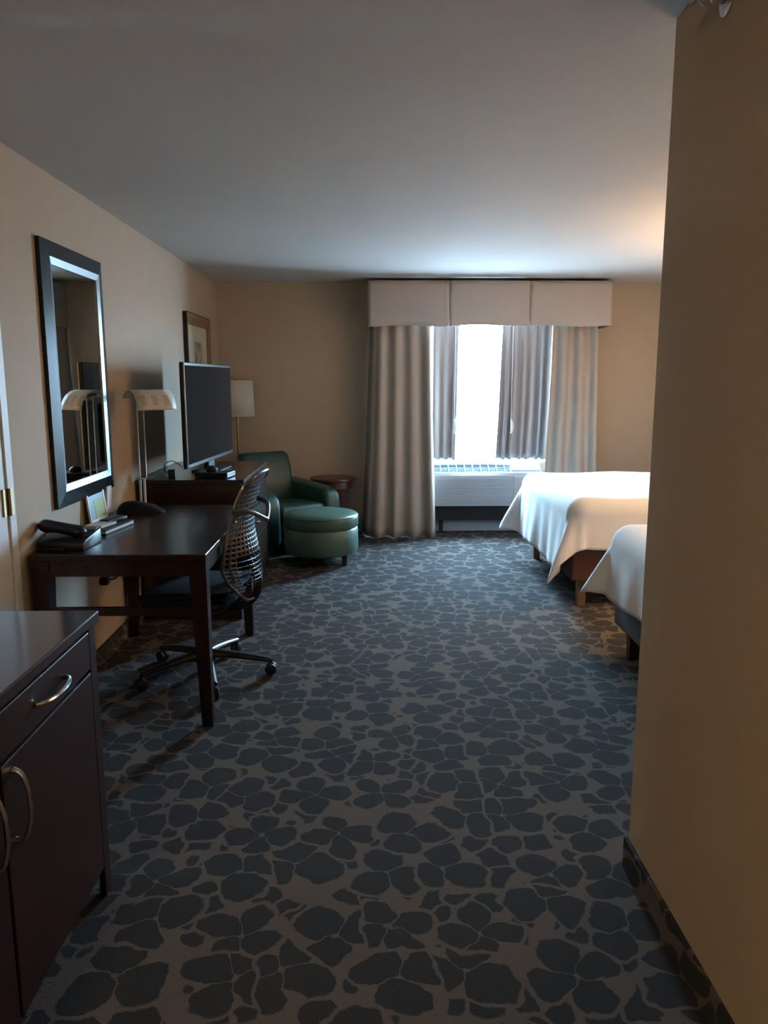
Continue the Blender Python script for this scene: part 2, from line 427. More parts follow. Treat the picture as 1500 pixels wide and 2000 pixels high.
v = thing('valance', 'beige fabric box valance in three panels above the window', 'valance', (1.18, 7.55, 2.01))
xs = [.028, .775, 1.520, 2.285]
VY = 7.27
for i in range(3):
    x0, x1 = xs[i]+.003, xs[i+1]-.003
    def fn(u, q, x0=x0, x1=x1, i=i):
        z = 2.412+(2.004-2.412)*q
        return (x0+(x1-x0)*u, VY-.006-.010*q*math.sin(PI*u)-.006*q*math.sin(u*9+i*2)-.012*q*(1-min(1, min(u, 1-u)*9)), z+.010*q*math.sin(PI*u)*(1 if i == 1 else .2)-.006*q*math.cos(u*7+i))
    o = obj('panel', grid(fn, 24, 10), 'valance', v, world=True, smooth='open'); solid(o, .010)
    if i < 2:
        obj('pleat', box(bm_new(), xs[i+1]-.055, xs[i+1]+.055, VY+.010, VY+.018, 2.012, 2.412), 'valance', v, world=True)
for x in (xs[0], xs[3]-.010):
    obj('side_return', box(bm_new(), x-.004, x+.010, VY, 7.655, 2.004, 2.412), 'valance', v, world=True)
obj('top_board', box(bm_new(), xs[0]+.012, xs[3]-.012, VY+.02, 7.655, 2.392, 2.412), 'valance', v, world=True)

# ------------------------------------------------------------------ air conditioner under the window
a = thing('air_conditioner', 'white wall air conditioner with louvred top below the window', 'air conditioner', (1.19, 7.55, .0))
ax0, ax1 = .63, 1.742
body = prism([(7.45, .285), (7.45, .585), (7.47, .615), (7.50, .618), (7.50, .60), (7.60, .66), (7.60, .688), (7.645, .69), (7.645, .285)], 'x', ax0, ax1, .004, 2)
obj('housing', body, 'ac_plastic', a, world=True)
for k in range(13):
    z = .305+k*.0205
    obj('grille_slat', box(bm_new(), ax0+.03, 1.44, 7.441, 7.4495, z, z+.0135), 'ac_plastic', a, world=True)
obj('access_panel', rbox(1.452, ax1-.004, 7.441, 7.4495, .292, .58, .003, 1), 'ac_plastic', a, world=True)
obj('vent_recess', prism([(7.507, .606), (7.596, .661), (7.596, .664), (7.507, .609)], 'x', ax0+.02, 1.43), 'grille', a, world=True)
for k in range(11):
    x = ax0+.025+k*.0795
    obj('louver', prism([(7.506, .608), (7.597, .663), (7.597, .684), (7.506, .626)], 'x', x, x+.008), 'grille', a, world=True)
for k in range(5):
    t_ = k/4; y = 7.51+.082*t_; z = .614+.052*t_
    obj('vent_vane', box(bm_new(), ax0+.02, 1.43, y, y+.004, z, z+.008), 'grille', a, world=True)
cpn = obj('control_panel', prism([(7.503, .606), (7.598, .663), (7.598, .690), (7.512, .640)], 'x', 1.436, ax1-.012, .003, 2), 'ac_plastic', a, world=True)
obj('display', prism([(7.535, .6545), (7.552, .6645), (7.552, .6665), (7.535, .6565)], 'x', 1.60, 1.69), 'black_plastic', cpn, world=True)
obj('shaded_sub_base', box(bm_new(), ax0+.01, ax1-.01, 7.52, 7.64, .135, .284), 'black_void', a, world=True)  # black colour stands in for the shadow beneath the unit
for x in (ax0+.10, ax1-.14):
    obj('foot', box(bm_new(), x, x+.04, 7.54, 7.58, .0, .135), 'black_void', a, world=True)

# ------------------------------------------------------------------ beds
def bed(y0, y1, label, base_m, leg_m, dlabel, seed, Lf, Ls):
    x0, x1 = 1.37, 3.66
    t = thing('bed', label, 'bed', (x0, (y0+y1)/2, 0), 0, 'hotel beds')
    obj('base', rbox(x0, x1, y0+.02, y1-.02, .185, .44, .012, 2), base_m, t, world=True)
    for x in (x0+.06, x1-.12):
        for y in (y0+.07, y1-.12):
            obj('leg', taper(bm_new(), x, x+.06, y, y+.06, 0, .186, .85), leg_m, t, world=True)
    obj('mattress', rbox(x0+.05, x1, y0+.03, y1-.03, .442, .690, .05, 4), 'linen', t, world=True, smooth=True)
    obj('headboard', rbox(x1+.005, x1+.06, y0-.03, y1+.03, .2, 1.25, .015, 2), 'wood', t, world=True)
    # duvet: a sheet laid over the mattress, hanging at the foot and both sides, its corners as cones
    rnd = random.Random(seed)
    ex, ya, yb = x0+.065, y0+.06, y1-.06     # where the edge rounding starts
    rho, zt = .10, .732
    nu, nv = 84, 108
    U0, U1 = -Lf, x1-.62-ex; V0, V1 = -Ls, (yb-ya)+Ls; Wd = yb-ya
    ph = [rnd.uniform(0, 6.28) for _ in range(6)]
    def fn(u, vv):
        s = U0+(U1-U0)*u; q = V0+(V1-V0)*vv
        aa = max(0., -s); bb = (-q if q < 0 else (q-Wd if q > Wd else 0.))
        sg = -1 if q < 0 else 1
        bx, by = ex+max(0., s), ya+min(max(q, 0.), Wd)
        kk = 1-.08*((aa/Lf)*(bb/Ls))**1.5; aa *= kk; bb *= kk
        r = math.hypot(aa, bb)
        puff = .012*math.sin(3.1*s+ph[0])*math.sin(3.7*q+ph[1])+.005*math.sin(9*s+4*q+ph[2])
        if r < 1e-6: return (bx, by, zt+puff)
        dx, dy = -aa/r, sg*bb/r
        c = 2*aa*bb/(r*r)
        fl = .07+.36*c**1.2
        arc = rho*PI/2
        if r < arc: h = rho*math.sin(r/rho); dr = rho*(1-math.cos(r/rho))
        else:
            h = rho+(r-arc)*fl; dr = rho+(r-arc)*math.sqrt(1-fl*fl)
        e = max(0., r-arc)
        if c < .05 or True:
            along = q if aa > bb else s
            wv = math.sin(7*along+ph[3])*.014+math.sin(23*along+ph[4])*.006
            ang = math.atan2(bb, aa)
            wv = wv*(1-c)+c*.035*math.sin(ang*8+ph[5])
            h += wv*min(1., e/.35)
        dr += .010*math.sin(7*(q+s)+ph[2])*min(1, e/.3)
        return (bx+dx*h, by+dy*h, zt-dr+puff*max(0, 1-r*6))
    o = obj('duvet', grid(fn, nu, nv), 'linen', None, smooth='open'); solid(o, .016, 0)
    tag(o, dlabel, 'duvet', 'white duvets on the beds')
    return t
bed(4.93, 6.50, 'queen bed nearest the window, dark brown base on wooden legs', 'bed_base', 'bed_leg', 'white duvet hanging over the bed nearest the window', 4, .56, .37)
bed(2.48, 4.08, 'queen bed nearest the hall wall, mostly hidden, base with daylight grey in its colour', 'bed_base_daylit', 'wood_dark', 'white duvet corner on the near bed, partly hidden by the hall wall', 9, .43, .37)

# nightstand and lit lamp between the beds (round the corner of the hall wall)
nsd = thing('nightstand', 'dark wooden nightstand between the two beds', 'nightstand', (3.48, 4.505, 0))
obj('body', rbox(3.27, 3.72, 4.25, 4.76, .08, .58, .006), 'wood', nsd, world=True)
for z0 in (.11, .34):
    dr_ = obj('drawer', rbox(3.255, 3.269, 4.27, 4.74, z0, z0+.21, .003, 1), 'wood_red', nsd, world=True)
    obj('knob', lathe([(.006, 0), (.006, .014), (.014, .02), (.012, .028), (.002, .03)], 12), 'chrome', dr_, smooth=True).matrix_local = MW[nsd.name].inverted() @ Matrix.Translation((3.255, 4.505, z0+.105)) @ Matrix.Rotation(-PI/2, 4, 'Y')
for x in (3.30, 3.66):
    for y in (4.28, 4.69): obj('leg', box(bm_new(), x, x+.04, y, y+.04, 0, .08), 'wood_dark', nsd, world=True)
bl = thing('table_lamp', 'lit table lamp on the nightstand between the beds', 'lamp', (3.50, 4.505, .581))
obj('base', lathe([(.08, 0), (.08, .015), (.03, .03), (.045, .12), (.05, .2), (.02, .3), (.012, .33)], 24), 'brass', bl, smooth=True)
obj('pole', lathe([(.008, .33), (.008, .44)], 12), 'brass', bl, smooth=True)
sh = obj('lamp_shade', lathe([(.19, .36), (.17, .62)], 32, caps=False), 'shade', bl, smooth='open'); solid(sh, .003)
lp = bpy.data.lights.new('bedside_bulb', 'POINT'); lp.energy = 350; lp.color = (1, .62, .29); lp.shadow_soft_size = .05
lo = bpy.data.objects.new('bedside_bulb', lp); COL.objects.link(lo); lo.location = (3.50, 4.505, .581+.48)

# added warm fill light, unseen behind the camera, built as a ceiling fixture
el = thing('fill_ceiling_light', 'round flush ceiling light added behind the camera as warm fill', 'light', (-.95, -1.1, H))
obj('rim', lathe([(.17, -.002), (.17, -.03), (.155, -.035), (.155, -.002)], 32), 'chrome', el, smooth=True)
obj('diffuser', lathe([(.15, -.036), (.14, -.06), (.10, -.08), (.03, -.09)], 32), 'fill_light_dome', el, smooth=True)

# ------------------------------------------------------------------ credenza at the hall end
c = thing('credenza', 'dark cherry wood cabinet with chrome pulls in the hall', 'cabinet', (-1.1, 1.5, 0))
cy0, cy1, cx = .93, 2.12, -.795
b = bm_new(); box(b, XL+.014, cx, cy0, cy1, .09, .83)
obj('body', b, 'wood_red', c, world=True)
obj('toe_kick', box(bm_new(), XL+.014, cx-.05, cy0+.01, cy1-.01, 0, .09), 'black_void', c, world=True)
obj('top', rbox(XL+.002, -.770, cy0-.02, cy1+.025, .831, .862, .004, 2), 'wood_top', c, world=True)
obj('end_post', box(bm_new(), cx+.0005, cx+.018, cy1-.045, cy1, .0, .829), 'wood_red', c, world=True)
def bow(p0, p1, out, r, par):
    p0, p1 = Vector(p0), Vector(p1); o_ = Vector((out, 0, 0)); d_ = p1-p0
    pts = [p0, p0+d_*.06+o_*.55, p0+d_*.28+o_*.92, p0+d_*.5+o_, p0+d_*.72+o_*.92, p1-d_*.06+o_*.55, p1]
    hb = tube(pts, r, 8, smooth=4, radii=[r*1.3, r*1.1, r, r, r, r*1.1, r*1.3])
    return obj('handle', hb, 'chrome', par, world=True, smooth=True)
for y0_, y1_, hy in ((1.525, cy1-.052, 1.575), (cy0+.02, 1.515, 1.465)):
    dw = obj('drawer', rbox(cx+.001, cx+.020, y0_, y1_, .715, .822, .003, 2), 'wood_red', c, world=True)
    ym = (y0_+y1_)/2
    bow((cx+.02, ym-.085, .766), (cx+.02, ym+.085, .766), .032, .0052, dw)
    dr2 = obj('door', rbox(cx+.001, cx+.020, y0_, y1_, .10, .705, .003, 2), 'wood_red', c, world=True)
    bow((cx+.02, hy, .505), (cx+.02, hy, .675), .032, .0052, dr2)

# ------------------------------------------------------------------ writing desk
k = thing('writing_desk', 'dark wooden writing desk below the wall mirror', 'desk', (-1.05, 3.85, 0))
kx0, kx1, ky0, ky1, kz = XL+.016, -.68, 3.185, 4.50, .787
obj('desktop', rbox(kx0, kx1, ky0, ky1, kz-.028, kz, .004, 2), 'wood', k, world=True)
for nm, q in (('apron', (kx0+.07, kx1-.076, ky0+.012, ky0+.032, .69, kz-.029)), ('apron', (kx0+.07, kx1-.076, ky1-.032, ky1-.012, .69, kz-.029)),
              ('apron', (kx0+.012, kx0+.032, ky0+.078, ky1-.078, .69, kz-.029)), ('apron', (kx1-.032, kx1-.012, ky0+.078, ky1-.078, .69, kz-.029)),
              ('stretcher', (kx0+.058, kx1-.066, ky0+.022, ky0+.046, .512, .548))):
    obj(nm, box(bm_new(), *q), 'wood', k, world=True)
for x, ccx in ((kx0+.002, kx0+.002), (kx1-.077, kx1-.002)):
    for y, ccy in ((ky0+.002, ky0+.04), (ky1-.077, ky1-.04)):
        obj('leg', taper(bm_new(), x, x+.075, y, y+.075, 0, kz-.029, .62, ccx, ccy), 'wood', k, world=True)

# things on the desk
f = thing('telephone', 'black desk telephone on the near end of the desk', 'telephone', (-1.325, 3.36, kz), math.radians(-6))
obj('body', prism([(-.085, 0), (-.085, .030), (-.06, .044), (.085, .072), (.095, .062), (.095, 0)], 'x', -.095, .115, .006, 2), 'black_gloss', f, smooth=True)
hs = tube([(-.065, -.088, .066), (-.065, -.075, .078), (-.065, -.03, .090), (-.065, .03, .100), (-.065, .075, .102), (-.065, .090, .090)], .02, 12, smooth=4, radii=[.024, .032, .026, .026, .032, .024])
hs.transform(Matrix.Rotation(PI/2, 4, 'Z') @ Matrix.Translation((.03, 0, -.006)))
obj('handset', hs, 'black_gloss', f, smooth=True)
obj('keypad', prism([(-.075, .0375), (-.045, .0475), (-.045, .0505), (-.075, .0405)], 'x', .0, .10), 'black_plastic', f)
obj('display', prism([(.05, .0655), (.078, .0715), (.078, .0745), (.05, .0685)], 'x', .07, .108), 'chair_grey', f)
obj('cord', tube([(-.09, -.05, .02), (-.085, -.095, .012), (-.02, -.105, .010), (.04, -.10, .008)], .004, 6, smooth=5), 'black_plastic', f, smooth=True)

sk = thing('guest_folder', 'black guest folder with white pages lying on the desk', 'folder', (-1.285, 3.76, kz), math.radians(-9))
obj('cover', rbox(-.075, .075, -.15, .15, 0, .006, .002, 1), 'black_plastic', sk)
obj('pages', box(bm_new(), -.070, .071, -.145, .147, .0065, .017), 'paper', sk)
obj('cover', rbox(-.075, .075, -.15, .15, .0175, .0235, .002, 1), 'black_plastic', sk)
npd = thing('notepad', 'white notepad on top of the black guest folder', 'notepad', (-1.30, 3.725, kz+.0245), math.radians(-14))
obj('pages', rbox(-.045, .045, -.065, .065, 0, .012, .001, 1), 'paper', npd)
obj('binding', box(bm_new(), -.046, .046, .055, .067, .0125, .0145), 'blue_print', npd)
rc = thing('remote_control', 'black remote control on the guest folder beside the notepad', 'remote', (-1.275, 3.845, kz+.0245), math.radians(-22))
obj('case', rbox(-.026, .026, -.075, .075, 0, .020, .006, 3), 'black_gloss', rc, smooth=True)
for i in range(3):
    for j in range(5):
        obj('button', rbox(-.017+i*.013, -.009+i*.013, -.06+j*.02, -.052+j*.02, .0203, .0220, .0006, 1), 'chair_grey', rc)
ch = thing('card_holder', 'small white framed card with green print leaning on the wall', 'sign', (-1.40, 4.00, kz))
pn = obj('stand', bm_new(), 'white_plastic', ch)
b = bm_new(); ring_yz(b, -.125, .125, 0, .175, .016, -.006, .004, .003); b.to_mesh(pn.data); b.free()
obj('sheet', box(bm_new(), -.004, .001, -.109, .109, .016, .159), 'blue_print', ch)
obj('print', box(bm_new(), .0012, .002, -.04, .105, .018, .115), 'green_print', ch)
for o in ch.children: o.data.transform(Matrix.Rotation(math.radians(-7), 4, 'Y'))
tc = obj('tent_card', prism([(-1.403, kz+.0005), (-1.395, kz+.0005), (-1.386, kz+.15), (-1.390, kz+.155), (-1.394, kz+.15)], 'y', 4.165, 4.235, 0), 'paper')
tc.data.transform(Matrix.Translation((-.02, 0, 0)))
tag(tc, 'folded white tent card standing beside the green printed card', 'card')
pd = bm_new()
def padf(u, q):
    th_ = 2*PI*u; r = q
    x, y = .135*r*math.cos(th_), .075*r*math.sin(th_)
    return (-1.255+x*(1+.0), 4.25+y, kz+.001+.058*(1-r**2.4)**.6*(1.0-.45*(x/.135)) if r < 1 else kz+.001)
grid(padf, 36, 12, pd)
bmesh.ops.remove_doubles(pd, verts=pd.verts[:], dist=1e-5)
bmesh.ops.contextual_create(pd, geom=[e for e in pd.edges if len(e.link_faces) == 1])
tag(obj('black_pouch', pd, 'black_pad', None, smooth=True), 'low black rounded pouch lying on the desk before the lamp', 'pouch')

# desk lamp
dl = thing('desk_lamp', 'white metal desk lamp with slotted half-round shade on twin rods', 'lamp', (-1.285, 4.40, kz))
obj('base', lathe([(.075, .0005), (.075, .012), (.06, .018), (.012, .022)], 32), 'black_plastic', dl, smooth=True)
for x in (-.011, .013): obj('stem', cyl((x, 0, .021), (x, 0, .168), .007, 10), 'white_metal', dl, smooth=True)
obj('bracket', rbox(-.036, .03, -.014, .014, .169, .178, .003, 1), 'chrome', dl)
obj('knob', tube([(.03, 0, .174), (.06, 0, .174), (.062, 0, .174), (.072, 0, .174)], .004, 8, radii=[.003, .003, .007, .007]), 'chrome', dl, smooth=True)
for x in (.000, .036): obj('rod', cyl((x-.01, 0, .178), (x-.01, .012, .645), .0034, 8), 'chrome', dl, smooth=True)
obj('pivot', cyl((-.03, .012, .646), (.045, .012, .646), .008, 10), 'brass', dl, smooth=True)
prof = [(-.090, -.112), (-.086, -.085), (-.074, -.055), (-.054, -.028), (-.026, -.008), (.008, .0), (.042, -.008), (.070, -.024), (.092, -.046)]
M_ = Matrix.Translation((.050, .06, .672)) @ Matrix.Rotation(math.radians(42), 4, 'Z')
b = bm_new()
def shf(u, q):
    i = q*(len(prof)-1); j = min(int(i), len(prof)-2); t_ = i-j
    y, z = prof[j][0]*(1-t_)+prof[j+1][0]*t_, prof[j][1]*(1-t_)+prof[j+1][1]*t_
    return M_ @ Vector((-.118+.236*u, y, z))
sh = obj('lamp_shade', grid(shf, 4, 24, b), 'white_metal', dl, smooth='open'); solid(sh, .0025)
for gx in (-.075, -.005, .065):
    b = bm_new()
    for i in range(7):
        q = .13+.036*i; p = shf(0, q); dq = Vector(shf(0, q+.012))-Vector(p)
        nrm = (M_.to_3x3() @ Vector((1, 0, 0))).cross(dq).normalized(); axv = M_.to_3x3() @ Vector((1, 0, 0))
        base = Vector(p)+axv*(gx+.118)
        for sgn in (1,):
            q0 = [base-axv*.017-nrm*.0022, base+axv*.017-nrm*.0022, base+axv*.017+dq*.5-nrm*.0022, base-axv*.017+dq*.5-nrm*.0022]
            q1 = [p_+nrm*.0044 for p_ in q0]
            A = [b.verts.new(x) for x in q0]; B = [b.verts.new(x) for x in q1]
            b.faces.new(A[::-1]); b.faces.new(B)
            for e in range(4): b.faces.new((A[e], A[(e+1) % 4], B[(e+1) % 4], B[e]))
    obj('vent_slots', b, 'black_plastic', sh)
bulb = obj('bulb', tube([(-.08, 0, -.045), (-.07, 0, -.045), (.07, 0, -.045), (.08, 0, -.045)], .012, 10, radii=[.006, .014, .014, .006]), 'white_plastic', dl, smooth=True)
bulb.data.transform(M_)

# power plug and cord on the wall under the desk
pg = thing('wall_charger', 'black plug and cord on the wall under the desk', 'cord', (XL, 4.06, .44))
obj('plug', rbox(XL+.001, XL+.045, 4.03, 4.075, .425, .465, .006, 2), 'black_plastic', pg, world=True)
obj('cord', tube([(XL+.03, 4.07, .447), (XL+.05, 4.14, .438), (XL+.04, 4.25, .445), (XL+.03, 4.32, .50), (XL+.03, 4.36, .60), (XL+.03, 4.37, .66)], .006, 6, smooth=5), 'black_plastic', pg, world=True, smooth=True)
obj('cord', tube([(XL+.045, 4.10, .68), (XL+.04, 4.13, .56), (XL+.04, 4.17, .52), (XL+.04, 4.19, .60), (XL+.04, 4.16, .68)], .0025, 6, smooth=5), 'black_plastic', pg, world=True, smooth=True)

# ------------------------------------------------------------------ wall mirror and picture
m_ = thing('wall_mirror', 'tall wall mirror in a black frame with a silver inner edge', 'mirror', (XL, 3.92, .925))
my0, my1, mz0, mz1 = 3.52, 4.312, .925, 2.133
obj('frame', ring_yz(bm_new(), my0, my1, mz0, mz1, .072, XL+.001, XL+.020, XL+.033), 'frame_black', m_, world=True)
obj('inner_trim', ring_yz(bm_new(), my0+.0725, my1-.0725, mz0+.0725, mz1-.0725, .032, XL+.001, XL+.032, XL+.0255), 'silver', m_, world=True)
obj('mirror_glass', box(bm_new(), XL+.001, XL+.020, my0+.105, my1-.105, mz0+.105, mz1-.105), 'mirror', m_, world=True)
pc = thing('framed_picture', 'framed picture with wide cream mat on the wall behind the television', 'picture', (XL, 6.7, 1.15))
py0, py1, pz0, pz1 = 6.25, 7.15, 1.12, 2.045
obj('frame', ring_yz(bm_new(), py0, py1, pz0, pz1, .085, XL+.001, XL+.034, XL+.020), 'frame_gold', pc, world=True)
obj('frame_edge', ring_yz(bm_new(), py0-.006, py1+.006, pz0-.006, pz1+.006, .0055, XL+.001, XL+.034, XL+.034), 'frame_black', pc, world=True)
obj('mat_board', box(bm_new(), XL+.002, XL+.012, py0+.086, py1-.086, pz0+.086, pz1-.086), 'mat_board', pc, world=True)
obj('print', box(bm_new(), XL+.0122, XL+.0135, 6.58, 6.85, 1.38, 1.83), 'art', pc, world=True)

# ------------------------------------------------------------------ dresser with television
s = thing('dresser', 'dark wooden chest of drawers under the television', 'dresser', (-1.1, 5.3, 0))
sx0, sx1, sy0, sy1, sz = XL+.016, -.77, 4.745, 5.875, .903
obj('body', box(bm_new(), sx0+.01, sx1-.012, sy0+.01, sy1-.01, .09, sz-.028), 'wood', s, world=True)
obj('top', rbox(sx0, sx1+.012, sy0, sy1, sz-.027, sz, .004, 2), 'wood', s, world=True)
obj('plinth', box(bm_new(), sx0+.02, sx1-.03, sy0+.015, sy1-.015, .0, .089), 'wood_dark', s, world=True)
for z0_, z1_ in ((.10, .262), (.270, .432), (.440, .645), (.653, .868)):
    dw = obj('drawer', rbox(sx1-.0118, sx1+.006, sy0+.03, sy1-.03, z0_, z1_, .004, 2), 'wood', s, world=True)
    kb = lathe([(.007, 0), (.006, .012), (.015, .018), (.015, .024), (.004, .028)], 14)
    kb.transform(Matrix.Translation((sx1+.006, 5.24, (z0_+z1_)/2)) @ Matrix.Rotation(PI/2, 4, 'Y'))
    obj('knob', kb, 'chrome', dw, world=True, smooth=True)

Nn, Ff = Vector((-1.100, 4.745, 0)), Vector((-1.010, 5.87, 0)); dv = (Ff-Nn)
rz = math.atan2(dv.y, dv.x)-PI/2       # local y runs along the set, local +x is the screen side
tv = thing('television', 'large black flat screen television standing on the dresser', 'television', ((Nn.x+Ff.x)/2, (Nn.y+Ff.y)/2, sz), rz)
hw = dv.length/2
obj('case', prism([(-.045, -hw+.14), (-.028, -hw), (-.003, -hw), (-.003, hw), (-.028, hw), (-.045, hw-.14)], 'z', .066, .719, .004, 1), 'black_gloss', tv)
obj('back_cover', prism([(-.080, -.26), (-.046, -.34), (-.046, .34), (-.080, .26)], 'z', .09, .46, .012, 2), 'black_plastic', tv)
obj('screen', box(bm_new(), -.0028, .0005, -hw+.022, hw-.018, .092, .700), 'screen', tv)
obj('trim', box(bm_new(), -.0028, .0035, -hw+.001, -hw+.010, .067, .718), 'chrome', tv)
obj('neck', rbox(-.045, -.01, -.07, .07, .012, .12, .006, 2), 'black_plastic', tv)
obj('stand', rbox(-.11, .09, -.15, .15, .0005, .014, .005, 2), 'black_gloss', tv)
cbx = thing('cable_box', 'flat black cable box on the dresser beside the screen', 'cable box', (-.965, 4.90, sz), math.radians(-12))
obj('case', rbox(-.11, .11, -.07, .07, .004, .036, .004, 2), 'black_gloss', cbx)
obj('front_strip', box(bm_new(), -.10, .10, -.0712, -.0702, .012, .028), 'screen', cbx)
for x in (-.09, .075):
    for y in (-.055, .04): obj('foot', box(bm_new(), x, x+.015, y, y+.015, 0.0005, .004), 'black_plastic', cbx)
pk = obj('mouse_shaped_receiver', lathe([(.035, .0), (.038, .012), (.030, .028), (.014, .036), (.002, .038)], 24), 'black_gloss', None, smooth=True)
pk.name = 'remote_sensor'; pk.location = (-.985, 4.905, sz+.0365)
tag(pk, 'small glossy black dome on the cable box', 'receiver')
ad = thing('power_adapter', 'black cube power adapter with looped cord on the dresser', 'adapter', (-1.235, 4.885, sz), math.radians(8))
obj('case', rbox(-.022, .022, -.022, .022, .0005, .050, .004, 2), 'black_plastic', ad)
obj('cord', tube([(-.018, .0, .03), (-.045, .0, .045), (-.04, .03, .085), (.0, .06, .098), (.04, .09, .07), (.065, .12, .03)], .003, 6, smooth=6), 'black_plastic', ad, smooth=True)
obj('cord', tube([(.0, -.020, .012), (-.02, -.05, .006), (-.045, -.08, .005), (-.04, -.12, .004)], .0025, 6, smooth=6), 'black_plastic', ad, smooth=True)

# ------------------------------------------------------------------ task chair
R_ = math.radians(-98)
t = thing('task_chair', 'black mesh-back office chair with wheels pushed under the desk', 'chair', (-.84, 3.82, 0), R_)
lv = [(.430, .275, .070, .02), (.475, .300, .140, .06), (.54, .312, .200, .105), (.61, .305, .225, .120), (.70, .285, .215, .090), (.78, .268, .192, .060), (.86, .268, .176, .045), (.94, .284, .164, .035), (1.02, .314, .150, .03), (1.075, .342, .130, .02)]
def back_at(sx, q):
    i = q*(len(lv)-1); j = min(int(i), len(lv)-2); e = i-j; e2 = e
    z, yc, hwid, wr = [lv[j][n_]*(1-e2)+lv[j+1][n_]*e2 for n_ in range(4)]
    return Vector((sx*hwid, yc-wr*abs(sx)**2.2, z-.02*abs(sx)**3*(1 if q > .9 else 0)))
bmk = grid(lambda u, q: back_at(2*u-1, q), 16, 32)
low_f, up_f = [], []
for fc in bmk.faces:
    cz = fc.calc_center_median(); (low_f if cz.z < .66 and abs(cz.x) < .17 else up_f).append(fc)
r1 = bmesh.ops.inset_individual(bmk, faces=low_f, thickness=.0048)
r2 = bmesh.ops.inset_individual(bmk, faces=up_f, thickness=.0078)
inner = [fc for fc in bmk.faces if all(len(e.link_faces) == 2 for e in fc.edges) and all(len(v_.link_edges) == 3 for v_ in fc.verts)]
bmesh.ops.delete(bmk, geom=inner, context='FACES')
o = obj('back_mesh', bmk, 'chair_mesh', t, smooth='open'); solid(o, .005)
edge = [back_at(-1, i/18) for i in range(19)]+[back_at(-1+2*i/8, 1) for i in range(1, 8)]+[back_at(1, 1-i/18) for i in range(19)]+[back_at(1-2*i/6, 0) for i in range(1, 6)]
obj('back_frame', tube(edge, .009, 8, closed=True), 'chair_grey', t, smooth=True)
obj('lumbar_support', tube([back_at(1.02, .72)+Vector((.004, -.005, 0)), Vector((.13, .300, .890)), Vector((.015, .342, .838)), Vector((-.015, .345, .836)), Vector((-.125, .318, .895)), back_at(-1.02, .74)+Vector((-.004, -.005, 0))], .012, 10, smooth=5), 'chair_grey', t, smooth=True)
obj('spine', tube([(0, .285, .575), (0, .302, .50), (0, .262, .42), (0, .17, .37), (0, .05, .355)], .02, 10, smooth=5, radii=[.012, .018, .022, .024, .024]), 'black_plastic', t, smooth=True)
seat = prism([(-.26, .455), (-.235, .485), (-.05, .500), (.17, .505), (.215, .515), (.22, .49), (.10, .445), (-.22, .425)], 'x', -.245, .245, .022, 3, .3)
obj('seat', seat, 'chair_seat', t, smooth=True)
obj('seat_pan', prism([(-.20, .415), (.19, .438), (.17, .40), (.05, .362), (-.12, .37)], 'x', -.17, .17, .015, 2, .3), 'black_plastic', t, smooth=True)
obj('column', lathe([(.038, .09), (.038, .20), (.026, .205), (.026, .37)], 20), 'black_plastic', t, smooth=True)
obj('hub', lathe([(.045, .07), (.058, .085), (.055, .125), (.038, .14)], 24), 'black_plastic', t, smooth=True)
for i in range(5):
    ang = 2*PI*i/5-R_
    dx, dy = math.cos(ang), math.sin(ang); px, py = -dy, dx
    def leg_fn(u, q, dx=dx, dy=dy, px=px, py=py):
        r = .035+.305*u; z = .122-.040*u**1.5; hw_ = .030-.010*u; hh = .022-.008*u
        a_ = 2*PI*q; ca, sa = math.cos(a_), math.sin(a_)
        return (dx*r+px*hw_*ca, dy*r+py*hw_*ca, z+hh*sa-.004)
    lb = grid(leg_fn, 8, 12); bmesh.ops.remove_doubles(lb, verts=lb.verts[:], dist=1e-5)
    bmesh.ops.contextual_create(lb, geom=[e for e in lb.edges if len(e.link_faces) == 1 and (e.verts[0].co.xy.length > .3)])
    lg = obj('leg', lb, 'chair_grey' if i in (1,) else 'black_plastic', t, smooth=True)
    cb_ = bm_new(); cx_, cy_ = dx*.34, dy*.34
    tube([(cx_, cy_, .085), (cx_, cy_, .05)], .008, 8, cb_)
    for sgn in (-1, 1):
        A = Vector((cx_+px*sgn*.004, cy_+py*sgn*.004, .0305)); B = Vector((cx_+px*sgn*.024, cy_+py*sgn*.024, .0305))
        tube([A, A.lerp(B, .2), A.lerp(B, .8), B], .03, 18, cb_, radii=[.026, .030, .030, .024])
    obj('caster', cb_, 'black_plastic', lg, smooth=True)

# ------------------------------------------------------------------ armchair, ottoman, side table, floor lamp
A_ = math.radians(38)
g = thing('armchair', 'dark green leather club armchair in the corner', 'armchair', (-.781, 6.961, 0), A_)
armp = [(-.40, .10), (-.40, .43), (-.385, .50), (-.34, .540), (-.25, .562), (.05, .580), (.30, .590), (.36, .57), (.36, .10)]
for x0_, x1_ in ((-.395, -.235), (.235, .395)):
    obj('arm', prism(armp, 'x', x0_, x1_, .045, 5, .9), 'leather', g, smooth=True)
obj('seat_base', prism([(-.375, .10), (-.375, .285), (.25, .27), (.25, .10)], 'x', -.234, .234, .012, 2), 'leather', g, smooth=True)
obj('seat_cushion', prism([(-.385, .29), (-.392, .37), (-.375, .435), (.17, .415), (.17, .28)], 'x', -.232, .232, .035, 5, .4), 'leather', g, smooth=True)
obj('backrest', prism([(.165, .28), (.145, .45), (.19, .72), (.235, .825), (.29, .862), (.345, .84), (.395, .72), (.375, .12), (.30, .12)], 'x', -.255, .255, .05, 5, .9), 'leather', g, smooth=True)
for x in (-.36, .31):
    for y in (-.36, .30): obj('leg', taper(bm_new(), x, x+.05, y, y+.05, 0, .105, .7), 'wood_dark', g)

